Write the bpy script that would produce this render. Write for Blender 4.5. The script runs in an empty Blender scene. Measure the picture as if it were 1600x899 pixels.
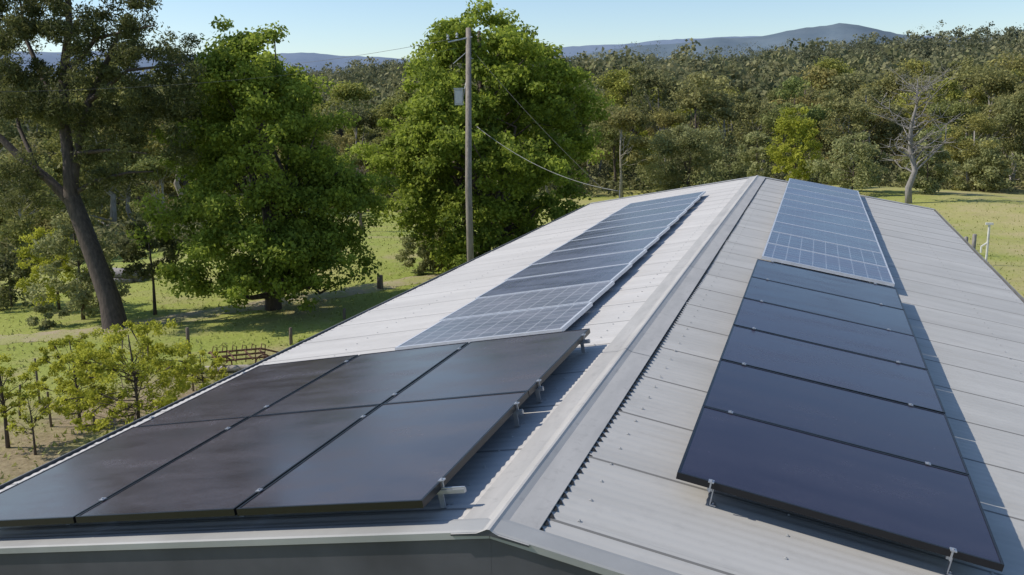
import bpy, math, random
import numpy as np
from mathutils import Vector, Matrix
random.seed(4)
C = bpy.context.scene.collection
F_PX, PIT, YAW, ROLL, CX, CZ, TH = 1407.8, .2069, .3256, -.0165, 1.272, 1.8647, .1792
Hh = np.array([-math.sin(YAW), math.cos(YAW), 0]); Rr = np.array([math.cos(YAW), math.sin(YAW), 0]); Zz = np.array([0, 0, 1.])
Ff = Hh*math.cos(PIT)-Zz*math.sin(PIT); Uu = Hh*math.sin(PIT)+Zz*math.cos(PIT)
R2 = Rr*math.cos(ROLL)+Uu*math.sin(ROLL); U2 = Uu*math.cos(ROLL)-Rr*math.sin(ROLL)
CAM = np.array([CX, 0, CZ])

# ------------------------------------------------------------ terrain
PR = [0, 14, 40, 75, 110, 160, 240, 340, 500, 900, 1500, 3000, 9000]
PL_ = [-4.1, -4.1, -5.4, -8, -10, -9, -5, -2, 2, 12, 17, 5, 0]
PRt = [-4.1, -4.1, -5.0, -5.8, -7, -5.5, 0, 6, 14, 34, 48, 25, 0]
def gz(x, y):
    dx = np.asarray(x)-CX; dy = np.asarray(y)
    h = dx*Hh[0]+dy*Hh[1]; r = dx*Rr[0]+dy*Rr[1]
    rho = np.hypot(h, r); az = np.arctan2(r, h)
    t = np.clip((az+.5)/1.0, 0, 1); t = t*t*(3-2*t)
    z = np.interp(rho, PR, PL_)*(1-t)+np.interp(rho, PR, PRt)*t
    k = np.clip((rho-24)/40, 0, 1)
    k2 = np.clip((rho-150)/150, 0, 1)
    return z+k*(.35*np.sin(x*.11+1)*np.cos(y*.09)+.2*np.sin(x*.23+y*.17))+k2*(3.2*np.sin(x*.021+y*.013)+2.2*np.sin(x*.012-y*.027+1.3))
def polar(rho, az):
    p = CAM+Hh*rho*math.cos(az)+Rr*rho*math.sin(az)
    return float(p[0]), float(p[1])
def at(px, py):
    d = Ff+R2*(px-800)/F_PX+U2*(449.5-py)/F_PX
    t = 3.
    while t < 900:
        P = CAM+d*t
        if P[2] < gz(P[0], P[1]): break
        t *= 1.004
    return Vector((float(P[0]), float(P[1]), float(gz(P[0], P[1]))))
def depth(P): return float((np.array(P)-CAM)@Ff)
def up_to(P, py):
    k = (449.5-py)/F_PX
    a = (np.array([P[0], P[1], 0])-CAM)
    return float((k*(a@Ff)-(a@U2))/((Zz@U2)-k*(Zz@Ff)))
def air(px, py, dep):
    P = CAM+(Ff+R2*(px-800)/F_PX+U2*(449.5-py)/F_PX)*dep
    return Vector([float(v) for v in P])

# ------------------------------------------------------------ helpers
def tag(o, label=None, cat=None, group=None, kind=None):
    if label: o['label'] = label
    if cat: o['category'] = cat
    if group: o['group'] = group
    if kind: o['kind'] = kind
    return o
def empty(name, loc, label=None, cat=None, group=None, rot=(0, 0, 0)):
    o = bpy.data.objects.new(name, None); C.objects.link(o); o.location = loc; o.rotation_euler = rot
    o.empty_display_size = .1
    return tag(o, label, cat, group)
def fast_mesh(name, V, Q, k=4):
    m = bpy.data.meshes.new(name)
    V = np.asarray(V, dtype=np.float32); Q = np.asarray(Q, dtype=np.int32)
    m.vertices.add(len(V)); m.vertices.foreach_set('co', V.ravel())
    m.loops.add(Q.size); m.loops.foreach_set('vertex_index', Q.ravel())
    m.polygons.add(len(Q)); m.polygons.foreach_set('loop_start', np.arange(0, Q.size, k, dtype=np.int32))
    m.polygons.foreach_set('loop_total', np.full(len(Q), k, dtype=np.int32))
    m.update(calc_edges=True)
    return m
def link(name, mesh, mat, parent=None, smooth=False):
    o = bpy.data.objects.new(name, mesh); C.objects.link(o)
    if mat: mesh.materials.append(mat)
    if parent: o.parent = parent
    if smooth: mesh.polygons.foreach_set('use_smooth', [True]*len(mesh.polygons))
    return o
class MB:
    def __init__(s): s.v = []; s.f = []
    def box(s, c, h, rot=None):
        b = len(s.v); c = Vector(c)
        for z in (-1, 1):
            for q in ((-1, -1), (1, -1), (1, 1), (-1, 1)):
                p = Vector((q[0]*h[0], q[1]*h[1], z*h[2]))
                if rot: p = rot @ p
                s.v.append(tuple(c+p))
        s.f += [tuple(b+i for i in f) for f in ((3, 2, 1, 0), (4, 5, 6, 7), (0, 1, 5, 4), (1, 2, 6, 5), (2, 3, 7, 6), (3, 0, 4, 7))]
        return s
    def tube(s, pts, rad, n=8, cap=True):
        pts = [Vector(p) for p in pts]; b0 = len(s.v)
        if not hasattr(rad, '__len__'): rad = [rad]*len(pts)
        for i, p in enumerate(pts):
            d = (pts[min(i+1, len(pts)-1)]-pts[max(i-1, 0)]).normalized()
            a = d.cross(Vector((0.31, .95, .05)));
            if a.length < .05: a = d.cross(Vector((1, 0, 0)))
            a.normalize(); c = d.cross(a)
            for k in range(n):
                t = 2*math.pi*k/n
                s.v.append(tuple(p+(a*math.cos(t)+c*math.sin(t))*rad[i]))
        for i in range(len(pts)-1):
            for k in range(n):
                s.f.append((b0+i*n+k, b0+i*n+(k+1) % n, b0+(i+1)*n+(k+1) % n, b0+(i+1)*n+k))
        if cap:
            s.f.append(tuple(b0+k for k in range(n))[::-1]); s.f.append(tuple(b0+(len(pts)-1)*n+k for k in range(n)))
        return s
    def build(s, name, mat, parent=None, smooth=False):
        m = bpy.data.meshes.new(name); m.from_pydata(s.v, [], s.f); m.update()
        return link(name, m, mat, parent, smooth)
def extrude_y(name, prof, y0, y1, mat, parent, closed=False, smooth=False, seg=1):
    V = []; Fc = []; n = len(prof)
    for j in range(seg+1):
        y = y0+(y1-y0)*j/seg
        V += [(x, y, z) for x, z in prof]
    for j in range(seg):
        for i in range(n-1+(1 if closed else 0)):
            a = j*n+i; b = j*n+(i+1) % n
            Fc.append((a, b, b+n, a+n))
    if closed:
        Fc.append(tuple(range(n))[::-1]); Fc.append(tuple(seg*n+i for i in range(n)))
    m = bpy.data.meshes.new(name); m.from_pydata(V, [], Fc); m.update()
    return link(name, m, mat, parent, smooth)

# ------------------------------------------------------------ materials
class NT:
    def __init__(s, name):
        s.m = bpy.data.materials.new(name); s.m.use_nodes = True; s.t = s.m.node_tree; s.n = s.t.nodes; s.l = s.t.links
        s.b = s.n['Principled BSDF']; s.out = s.n['Material Output']
    def new(s, k, **kw):
        o = s.n.new(k)
        for a, v in kw.items(): setattr(o, a, v)
        return o
    def co(s, which='Object'):
        return s.new('ShaderNodeTexCoord').outputs[which]
    def pos(s): return s.new('ShaderNodeNewGeometry').outputs['Position']
    def mapping(s, vec, scale):
        o = s.new('ShaderNodeMapping'); s.l.new(vec, o.inputs['Vector']); o.inputs['Scale'].default_value = scale; return o.outputs[0]
    def noise(s, vec, scale, detail=4, rough=.55):
        o = s.new('ShaderNodeTexNoise'); o.inputs['Scale'].default_value = scale; o.inputs['Detail'].default_value = detail
        o.inputs['Roughness'].default_value = rough; s.l.new(vec, o.inputs['Vector']); return o.outputs['Fac']
    def ramp(s, fac, stops):
        o = s.new('ShaderNodeValToRGB'); e = o.color_ramp.elements
        while len(e) < len(stops): e.new(.5)
        for i, (p, c) in enumerate(stops):
            e[i].position = p; e[i].color = tuple(c)+(1,) if len(c) == 3 else c
        s.l.new(fac, o.inputs[0]); return o.outputs[0]
    def math(s, op, a, b=None, clamp=False):
        o = s.new('ShaderNodeMath', operation=op, use_clamp=clamp)
        for i, v in enumerate((a, b)):
            if v is None: continue
            if isinstance(v, (int, float)): o.inputs[i].default_value = v
            else: s.l.new(v, o.inputs[i])
        return o.outputs[0]
    def mix(s, fac, a, b, mode='MIX'):
        o = s.new('ShaderNodeMix', data_type='RGBA', blend_type=mode)
        for i, v in ((0, fac), (6, a), (7, b)):
            if isinstance(v, (int, float)): o.inputs[i].default_value = v
            elif isinstance(v, tuple): o.inputs[i].default_value = v+(1,) if len(v) == 3 else v
            else: s.l.new(v, o.inputs[i])
        return o.outputs[2]
    def sep(s, vec):
        o = s.new('ShaderNodeSeparateXYZ'); s.l.new(vec, o.inputs[0]); return o.outputs
    def bump(s, h, strength, dist=.02):
        o = s.new('ShaderNodeBump'); o.inputs['Strength'].default_value = strength; o.inputs['Distance'].default_value = dist
        s.l.new(h, o.inputs['Height']); s.l.new(o.outputs[0], s.b.inputs['Normal']); return o
    def set(s, k, v):
        if isinstance(v, (int, float, tuple)): s.b.inputs[k].default_value = v+(1,) if isinstance(v, tuple) and len(v) == 3 else v
        else: s.l.new(v, s.b.inputs[k])
        return s
def simple(name, col, rough=.6, metal=0, var=.25, scale=6, spec=.5):
    t = NT(name); n = t.noise(t.co(), scale, 5)
    a = tuple(c*(1-var) for c in col); b = tuple(min(1, c*(1+var)) for c in col)
    t.set('Base Color', t.ramp(n, [(.3, a), (.7, b)])); t.set('Roughness', rough); t.set('Metallic', metal); t.set('Specular IOR Level', spec)
    return t.m
M = {}
def roofmat(name, base, lapdark=.75):
    t = NT(name); p = t.pos(); s = t.sep(p)
    n1 = t.noise(t.mapping(p, (.35, 3.0, 1)), 1.2, 5); n2 = t.noise(p, 9, 6, .65); n3 = t.noise(t.mapping(p, (1.0, 9, 1)), 1, 4); n4 = t.noise(p, .9, 5, .6)
    a = tuple(c*.88 for c in base); b = tuple(min(1, c*1.06) for c in base)
    col = t.ramp(n1, [(.3, a), (.7, b)])
    col = t.mix(t.math('MULTIPLY', t.math('SUBTRACT', n2, .52, True), 1.6, True), col, tuple(c*.72 for c in base))
    col = t.mix(t.math('MULTIPLY', t.math('SUBTRACT', n3, .58, True), 1.8, True), col, (base[0]*.8, base[1]*.75, base[2]*.68))
    col = t.mix(t.math('MULTIPLY', t.math('SUBTRACT', n4, .5, True), 1.3, True), col, (base[0]*.72, base[1]*.73, base[2]*.72))
    f = t.math('FRACT', t.math('DIVIDE', t.math('ADD', s[1], .13), .762))
    line = t.math('LESS_THAN', f, .022)
    col = t.mix(t.math('MULTIPLY', line, lapdark), col, tuple(c*.25 for c in base))
    fl = t.math('FLOOR', t.math('DIVIDE', t.math('ADD', s[1], .13), .762)); wn = t.new('ShaderNodeTexWhiteNoise', noise_dimensions='1D'); t.l.new(fl, wn.inputs['W'])
    col = t.mix(t.math('MULTIPLY', wn.outputs['Value'], .14), col, tuple(c*.6 for c in base))
    t.set('Base Color', col); t.set('Roughness', .6); t.set('Specular IOR Level', .3)
    t.bump(n2, .1, .004)
    return t.m
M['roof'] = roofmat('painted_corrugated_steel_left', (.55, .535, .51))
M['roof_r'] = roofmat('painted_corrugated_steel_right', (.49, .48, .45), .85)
def capmat():
    t = NT('ridge_cap_steel'); p = t.pos(); n = t.noise(t.mapping(p, (3, .6, 3)), 2.2, 6, .65); n2 = t.noise(p, 14, 5, .7)
    c = t.ramp(n, [(.3, (.36, .355, .34)), (.62, (.44, .43, .41)), (.8, (.31, .305, .29))])
    c = t.mix(t.math('MULTIPLY', t.math('SUBTRACT', n2, .55, True), 2.5, True), c, (.25, .245, .235))
    t.set('Base Color', c); t.set('Roughness', .65); t.set('Specular IOR Level', .25); return t.m
M['cap'] = capmat()
M['barge'] = simple('barge_steel', (.33, .335, .33), .6, 0, .15, 2, .3)
M['darksteel'] = simple('weathered_grey_steel', (.085, .085, .098), .6, 0, .25, 2, .2)
M['gap_shade'] = simple('gap_shade_dark', (.035, .035, .035), .9, 0, .3, 20, .1)  # dark colour stands for shade in the gaps at the cap edge
M['gutter'] = simple('grey_gutter_steel', (.18, .185, .185), .5, 0, .2, 2)
M['wall'] = simple('shed_wall_steel', (.22, .23, .22), .5, 0, .1, 1.5)
M['alu'] = simple('aluminium', (.48, .49, .51), .4, .7, .08, 20)
M['frame_black'] = simple('black_anodised', (.012, .012, .014), .35, .2, .1, 20)
M['frame_silver'] = simple('silver_anodised', (.62, .64, .67), .4, .3, .08, 20)
def glass(name, base, dust_sheen, rough=.12, cells=None, lw=.03, line=(.3, .33, .38), dk=.5):
    t = NT(name); o = t.co(); rnd = t.new('ShaderNodeObjectInfo').outputs['Random']; p = t.pos()
    n = t.noise(t.mapping(p, (.9, 2.6, 1)), 1.6, 6, .6); n2 = t.noise(p, 30, 4, .7)
    col = t.mix(t.math('MULTIPLY', rnd, .6), base, tuple(c*1.9 for c in base))
    if cells:
        s = t.sep(o)
        fx = t.math('ABSOLUTE', t.math('SUBTRACT', t.math('FRACT', t.math('MULTIPLY', t.math('ADD', s[0], 5), 1/cells)), .5))
        fy = t.math('ABSOLUTE', t.math('SUBTRACT', t.math('FRACT', t.math('MULTIPLY', t.math('ADD', s[1], 5), 1/cells)), .5))
        m = t.math('GREATER_THAN', t.math('MAXIMUM', fx, fy), .5-lw)
        col = t.mix(t.math('MULTIPLY', m, .7), col, line)
    d = t.math('MULTIPLY', t.ramp(n, [(.38, (0, 0, 0)), (.70, (1, 1, 1))]), .9)
    d = t.math('ADD', t.math('MULTIPLY', d, n2), t.math('ADD', t.math('MULTIPLY', rnd, .16), .26))
    col = t.mix(t.math('MULTIPLY', d, dk), col, dust_sheen)  # dust tone that also carries sky sheen put into the colour
    t.set('Base Color', col); t.set('Roughness', t.math('ADD', t.math('MULTIPLY', d, .25), rough)); t.set('IOR', 1.5)
    t.set('Specular IOR Level', .5)
    return t.m
M['glass_left'] = glass('black_panel_glass_brownish', (.019, .015, .018), (.17, .14, .14), .07, dk=.48)
M['glass_right'] = glass('black_panel_glass_blue', (.016, .013, .028), (.072, .063, .095), .1, dk=.5)
M['glass_grid'] = glass('polycrystalline_glass', (.025, .038, .09), (.22, .23, .29), .15, .156, .035, (.34, .37, .43))
M['glass_gridl'] = glass('dusty_sheen_polycrystalline_glass', (.05, .06, .08), (.34, .34, .37), .2, .156, .04, (.42, .44, .47), .6)
M['glass_old'] = glass('older_panel_glass', (.035, .048, .10), (.24, .26, .33), .15, .156, .014, (.16, .18, .24))
M['glass_oldl'] = glass('older_dusty_sheen_panel_glass', (.022, .026, .048), (.30, .32, .38), .15, .156, .014, (.15, .17, .22), .5)

def leafmat(name, dark, light, trans=.3, var=None):
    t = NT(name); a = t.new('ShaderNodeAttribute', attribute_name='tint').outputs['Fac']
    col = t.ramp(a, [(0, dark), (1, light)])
    if var:
        r = t.new('ShaderNodeObjectInfo').outputs['Random']
        col = t.mix(1.0, col, t.ramp(r, var), 'MULTIPLY')
    t.set('Base Color', col); t.set('Roughness', .6); t.set('Specular IOR Level', .15)
    tr = t.new('ShaderNodeBsdfTranslucent'); t.l.new(col, tr.inputs[0]); mx = t.new('ShaderNodeMixShader'); mx.inputs[0].default_value = trans
    t.l.new(t.b.outputs[0], mx.inputs[1]); t.l.new(tr.outputs[0], mx.inputs[2]); t.l.new(mx.outputs[0], t.out.inputs[0])
    return t.m
M['oak'] = leafmat('oak_leaves', (.075, .12, .02), (.44, .52, .08), .5)
M['euc'] = leafmat('gum_leaves_dark', (.07, .082, .03), (.20, .21, .075), .4)
M['gum'] = leafmat('gum_leaves', (.16, .165, .072), (.38, .37, .165), .38,
    [(0, (.7, .78, .75)), (.14, (1.15, 1.02, .78)), (.3, (.8, .98, .66)), (.45, (1.15, 1.12, 1.02)), (.6, (.66, .70, .68)), (.74, (1.2, 1.25, .62)), (.88, (1.1, .98, .8)), (1, (.85, .92, .75))])
M['sap'] = leafmat('sapling_leaves', (.25, .28, .035), (.60, .60, .085), .5)
M['olive'] = leafmat('olive_leaves', (.19, .205, .085), (.42, .43, .19), .4)
M['yellow'] = leafmat('yellow_green_leaves', (.22, .25, .03), (.50, .51, .08), .45)
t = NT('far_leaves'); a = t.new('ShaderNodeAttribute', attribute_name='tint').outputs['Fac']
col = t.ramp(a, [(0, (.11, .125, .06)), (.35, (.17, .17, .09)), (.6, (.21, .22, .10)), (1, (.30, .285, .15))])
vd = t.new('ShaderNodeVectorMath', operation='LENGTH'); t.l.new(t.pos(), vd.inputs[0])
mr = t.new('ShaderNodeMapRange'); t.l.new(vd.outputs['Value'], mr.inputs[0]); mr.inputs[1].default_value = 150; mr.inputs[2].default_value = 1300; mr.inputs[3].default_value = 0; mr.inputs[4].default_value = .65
col = t.mix(mr.outputs[0], col, (.19, .22, .22))  # grey haze of distance mixed into the leaf colour
t.set('Base Color', col); t.set('Roughness', .8); t.set('Specular IOR Level', .05)
tr = t.new('ShaderNodeBsdfTranslucent'); t.l.new(col, tr.inputs[0]); mx = t.new('ShaderNodeMixShader'); mx.inputs[0].default_value = .3
t.l.new(t.b.outputs[0], mx.inputs[1]); t.l.new(tr.outputs[0], mx.inputs[2]); t.l.new(mx.outputs[0], t.out.inputs[0]); M['far'] = t.m
def bark(name, a, b):
    t = NT(name); o = t.co(); n = t.noise(t.mapping(o, (6, 6, 1.2)), 2.5, 6, .65)
    t.set('Base Color', t.ramp(n, [(.3, a), (.7, b)])); t.set('Roughness', .85); t.bump(n, .6, .03); return t.m
M['bark'] = bark('dark_bark', (.045, .034, .028), (.13, .10, .082))
M['bark_pale'] = bark('pale_bark', (.20, .18, .15), (.45, .41, .36))
M['dead'] = bark('dead_timber', (.15, .135, .13), (.33, .31, .30))
M['pole'] = bark('pole_timber', (.14, .12, .10), (.30, .265, .225))
M['brownwood'] = bark('brown_wood', (.09, .068, .052), (.20, .16, .125))
M['rust'] = simple('rusty_iron', (.13, .065, .04), .85, .1, .5, 12)
M['galv'] = simple('galvanised_steel', (.40, .42, .43), .5, .3, .1, 10)
M['wire'] = simple('cable', (.12, .12, .12), .6)
M['wirelight'] = simple('light_cable', (.30, .30, .29), .6)
# ground
t = NT('grass_ground'); p = t.pos()
n1 = t.noise(p, .09, 5, .6); n2 = t.noise(p, .5, 6, .6); n3 = t.noise(p, 7, 6, .7); n4 = t.noise(p, .22, 5, .65)
g = t.ramp(n1, [(.34, (.22, .285, .05)), (.52, (.30, .335, .075)), (.66, (.37, .35, .13)), (.78, (.35, .28, .16))])
g = t.mix(t.math('MULTIPLY', t.ramp(n2, [(.50, (0, 0, 0)), (.72, (1, 1, 1))]), .6), g, (.35, .29, .16))
g = t.mix(t.math('MULTIPLY', t.ramp(n4, [(.54, (0, 0, 0)), (.64, (1, 1, 1))]), .65), g, (.38, .30, .19))
g = t.mix(t.math('MULTIPLY', t.ramp(n3, [(.35, (0, 0, 0)), (.8, (1, 1, 1))]), .4), g, (.42, .42, .16))
g = t.mix(t.math('MULTIPLY', t.ramp(n3, [(.25, (1, 1, 1)), (.5, (0, 0, 0))]), .4), g, (.12, .13, .035))
sx = t.sep(p)[0]
dry = t.math('MULTIPLY', t.math('SUBTRACT', sx, 2.0), .1, True)
g = t.mix(t.math('MULTIPLY', dry, t.ramp(n4, [(.40, (.2, .2, .2)), (.60, (.9, .9, .9))])), g, t.ramp(n3, [(.3, (.37, .32, .15)), (.7, (.50, .44, .23))]))
def dist_to(c, r0, r1):
    v = t.new('ShaderNodeVectorMath', operation='DISTANCE'); t.l.new(p, v.inputs[0]); v.inputs[1].default_value = c
    o = t.new('ShaderNodeMapRange'); t.l.new(v.outputs['Value'], o.inputs[0]); o.inputs[1].default_value = r0; o.inputs[2].default_value = r1; o.inputs[3].default_value = 1; o.inputs[4].default_value = 0
    return o.outputs[0]
for e1, ra, rb in ((at(120, 700), 1.8, 5.5), (at(350, 600), .5, 3.0), (at(230, 640), .8, 3.2)):
    k1 = t.math('MULTIPLY', dist_to(tuple(e1), ra, rb), t.ramp(n2, [(.38, (.15, .15, .15)), (.56, (.9, .9, .9))]), True)
    g = t.mix(k1, g, t.ramp(n3, [(.3, (.19, .145, .09)), (.7, (.37, .30, .20))]))
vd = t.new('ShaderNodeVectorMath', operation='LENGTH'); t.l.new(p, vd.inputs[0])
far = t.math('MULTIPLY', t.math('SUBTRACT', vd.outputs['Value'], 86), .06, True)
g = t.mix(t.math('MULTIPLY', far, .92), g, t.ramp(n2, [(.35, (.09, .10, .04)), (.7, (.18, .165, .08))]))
t.set('Base Color', g); t.set('Roughness', .95); t.set('Specular IOR Level', .1); t.bump(n3, .6, .1); M['ground'] = t.m
t = NT('dirt_track'); p = t.pos(); n = t.noise(p, .9, 6, .7); n2 = t.noise(p, 14, 5, .7)
t.set('Base Color', t.mix(t.math('MULTIPLY', n2, .5), t.ramp(n, [(.44, (.30, .31, .09)), (.60, (.37, .30, .21))]), (.36, .33, .17))); t.set('Roughness', .95); t.bump(n2, .6, .05); M['dirt'] = t.m
t = NT('gravel'); p = t.pos(); vo = t.new('ShaderNodeTexVoronoi'); vo.inputs['Scale'].default_value = 22; t.l.new(p, vo.inputs['Vector'])
t.set('Base Color', t.ramp(vo.outputs['Color'], [(.1, (.2, .19, .18)), (.9, (.5, .48, .46))])); t.set('Roughness', .9); t.bump(vo.outputs['Distance'], .8, .04); M['gravel'] = t.m
def hillmat(name, a, b):
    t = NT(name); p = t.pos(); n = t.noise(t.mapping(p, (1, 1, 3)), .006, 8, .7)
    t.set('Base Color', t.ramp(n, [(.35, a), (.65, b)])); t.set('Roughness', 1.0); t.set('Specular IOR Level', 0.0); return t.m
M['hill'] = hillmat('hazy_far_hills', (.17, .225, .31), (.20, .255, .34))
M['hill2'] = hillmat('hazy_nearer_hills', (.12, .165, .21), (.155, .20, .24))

# ------------------------------------------------------------ ground sheet
def ground():
    rad = [0, 2.5]
    while rad[-1] < 9000: rad.append(rad[-1]*1.045+.35)
    na = 300; V = []; 
    for r in rad:
        for k in range(na):
            a = 2*math.pi*k/na; x, y = CX+r*math.cos(a), r*math.sin(a); V.append((x, y))
    V = np.array(V); z = gz(V[:, 0], V[:, 1]); V = np.c_[V, z]
    i = np.arange(len(rad)-1)[:, None]*na; k = np.arange(na)[None, :]; k2 = (k+1) % na
    Q = np.stack([i+k, i+na+k, i+na+k2, i+k2], -1).reshape(-1, 4)
    return tag(link('ground', fast_mesh('ground', V, Q), M['ground'], None, True), kind='structure')
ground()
def strip(name, pts, width, lift, mat):
    V = []; Fc = []; fine = []
    for a, b in zip(pts[:-1], pts[1:]):
        for k in range(12): fine.append(Vector(a).lerp(Vector(b), k/12))
    for i, p in enumerate(fine):
        d = (fine[min(i+1, len(fine)-1)]-fine[max(i-1, 0)]); d.z = 0; d.normalize(); s = Vector((-d.y, d.x, 0))
        w = width*(1+.15*math.sin(i*.7)+.12*math.sin(i*1.9))
        for q in (-1, -.5, 0, .5, 1):
            c = p+s*q*w/2; V.append((c.x, c.y, float(gz(c.x, c.y))+lift-(.035 if abs(q) == 1 else 0)))
        if i:
            for q in range(4): a = (i-1)*5+q; Fc.append((a, a+1, a+6, a+5))
    m = bpy.data.meshes.new(name); m.from_pydata(V, [], Fc); m.update()
    return tag(link(name, m, mat, None, True), kind='structure')
strip('dirt_track', [at(-150, 548), at(0, 533), at(120, 522), at(270, 500), at(400, 478), at(520, 462), at(640, 440), at(760, 425)], 1.5, .04, M['dirt'])
strip('gravel_apron', [(-9.5, -2, 0), (-7.6, 4, 0), (-7.2, 9, 0), (-6.3, 10.5, 0)], 3.0, .05, M['gravel'])

# ------------------------------------------------------------ shed
c_, s_ = math.cos(TH), math.sin(TH)
Y0, YF, UL, UR = 3.416, 21.73, 4.01, 3.83
def S(side, u, y, h=0.): return Vector((side*(u*c_+h*s_), y, -u*s_+h*c_))
shed = empty('farm_shed', (0, 0, 0), 'long farm shed with pale corrugated steel gable roof carrying solar panels', 'shed')
def roof_sheet(side, ue):
    pitch = .0762; per = 12; ny = int((YF-Y0)/pitch*per)
    ys = np.linspace(Y0+.01, YF, ny+1); us = np.linspace(.03, ue, 7)
    hy = (.0022 if side < 0 else .0011)*np.cos(2*np.pi*ys/pitch)
    lap = ((ys+.13) % .762)
    hy = hy+np.where(lap < .05, .004, 0)
    Yg, Ug = np.meshgrid(ys, us, indexing='ij'); Hg = np.repeat(hy[:, None], len(us), 1)
    Hg = Hg+.003*np.sin(Yg*1.7+Ug*.8)
    V = np.stack([side*(Ug*c_+Hg*s_), Yg, -Ug*s_+Hg*c_], -1).reshape(-1, 3)
    n = len(us); i = np.arange(ny)[:, None]*n; k = np.arange(n-1)[None, :]
    Q = np.stack([i+k, i+k+1, i+n+k+1, i+n+k], -1).reshape(-1, 4)
    if side < 0: Q = Q[:, ::-1]
    return link('roof_sheeting', fast_mesh('roof_sheeting', V, Q), M['roof'] if side < 0 else M['roof_r'], shed, True)
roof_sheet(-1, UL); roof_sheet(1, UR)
# ridge cap
W = .185
pts = [(-W*c_, -W*s_+.004), (-W*c_, -W*s_+.012), (-.06, -.06*s_/c_+.012), (-.026, .018), (-.010, .027), (.003, .027), (.014, .018), (.042, -.042*s_/c_+.012), (W*c_, -W*s_+.013), (W*c_, -W*s_+.006)]
rc = extrude_y('ridge_cap', pts, Y0-.02, YF+.03, M['cap'], shed, seg=60)
def cap_band(y):
    q = [(x*1.004, z+.0025) for x, z in pts[1:-1]]
    return extrude_y('cap_lap', q, y, y+.006, M['gutter'], rc)
for yy in (6.4, 9.9, 13.4, 16.9): cap_band(yy)
V = [(x, Y0-.016, z-.002) for x, z in pts[1:-1]]+[(W*c_, Y0-.016, -W*s_+.002), (0, Y0-.016, -.004), (-W*c_, Y0-.016, -W*s_+.002)]
m = bpy.data.meshes.new('ridge_end_cap'); m.from_pydata(V, [], [tuple(range(len(V)))]); link('ridge_end_cap', m, M['darksteel'], rc)
# dark sawtooth faces standing in for the shaded openings along the cap edge
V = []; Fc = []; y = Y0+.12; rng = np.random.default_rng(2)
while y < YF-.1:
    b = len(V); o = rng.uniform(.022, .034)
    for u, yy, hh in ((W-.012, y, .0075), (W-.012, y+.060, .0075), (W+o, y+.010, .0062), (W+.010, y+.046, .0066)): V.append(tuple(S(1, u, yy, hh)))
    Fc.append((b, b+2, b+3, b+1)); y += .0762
m = bpy.data.meshes.new('cap_gap_shade'); m.from_pydata(V, [], Fc); m.update(); link('cap_gap_shade', m, M['gap_shade'], shed)
# barge capping, fascias, gutters, walls
for side, ue in ((-1, UL), (1, UR)):
    for y_, sgn in ((Y0, 1), (YF, -1)):
        prof = [(.135, .012), (.10, .020), (.0, .020), (-.01, .014), (-.01, -.018), (.0, -.020)]
        V = []
        for end in (0, 1):
            for yy, hh in prof: V.append(tuple(S(side, ue+.02 if end else max(-hh*s_/c_, .0)+.001, y_+sgn*yy, hh)))
        n = len(prof); Fc = [(i, i+1, n+i+1, n+i) for i in range(n-1)]
        m = bpy.data.meshes.new('barge_cap'); m.from_pydata(V, [], Fc); m.update(); link('barge_cap', m, M['barge'], shed)
        V = []
        for end in (0, 1):
            for yy, hh in ((.004, -.003), (.004, -.26), (.03, -.26), (.03, -.003)): V.append(tuple(S(side, ue+.02 if end else -hh*s_/c_+.0005, y_+sgn*yy, hh)))
        m = bpy.data.meshes.new('fascia_board'); m.from_pydata(V, [], [(0, 1, 5, 4), (1, 2, 6, 5), (2, 3, 7, 6), (4, 5, 6, 7)]); m.update(); link('fascia_board', m, M['darksteel'], shed)
    ex, ez = side*(ue*c_-.075), -ue*s_-.03
    gprof = [(ex, ez-.01), (ex, ez-.11), (ex+side*.12, ez-.11), (ex+side*.12, ez+.038), (ex+side*.11, ez+.038), (ex+side*.11, ez-.10), (ex+side*.01, ez-.10), (ex+side*.01, ez-.01)]
    extrude_y('gutter', gprof, Y0-.01, YF+.02, M['gutter'], shed, closed=True)
    wx = side*(ue*c_-.35)
    mb = MB(); mb.box((wx, (Y0+YF)/2, -3.3-.2), (.05, (YF-Y0)/2-.3, 2.62)); mb.build('wall', M['wall'], shed)
    for yy in (YF-.15,):
        mb = MB(); x = side*(ue*c_-.02); mb.tube([(x, yy, ez-.1), (x, yy, ez-.25), (wx+side*.09, yy, ez-.5), (wx+side*.09, yy, -4.6)], .04, 8); mb.build('downpipe', M['galv'], shed)
for yy in (Y0+.2, YF-.3):
    xl, xr = -(UL*c_-.35)+.05, UR*c_-.35-.05
    V = []; 
    for y in (yy, yy+.08): V += [(xl, y, -6.2), (xr, y, -6.2), (xr, y, -xr*s_/c_-.03), (0, y, -.03), (xl, y, xl*s_/c_-.03)]
    m = bpy.data.meshes.new('gable_wall'); m.from_pydata(V, [], [(0, 1, 2, 3, 4), (9, 8, 7, 6, 5)]+[(i+5, (i+1) % 5+5, (i+1) % 5, i) for i in range(5)]); m.update()
    link('gable_wall', m, M['wall'], shed)
mb = MB(); V = []
for side, ue in ((-1, UL), (1, UR)):
    for k in range(80):
        for u in (.32, 1.25, 2.2, 3.1, ue-.08):
            y = Y0+.2286*(k+.45)
            p = S(side, u, y, .0055); q = S(side, u, y, .013)
            r = .0075; b = len(V)
            V += [(p.x-r, p.y-r, p.z), (p.x+r, p.y-r, p.z), (p.x+r, p.y+r, p.z), (p.x-r, p.y+r, p.z), tuple(q)]
            mb.f += [(b, b+1, b+4), (b+1, b+2, b+4), (b+2, b+3, b+4), (b+3, b, b+4)]
mb.v = V; so = mb.build('roof_screw', M['barge'], shed); so['kind'] = 'stuff'

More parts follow.
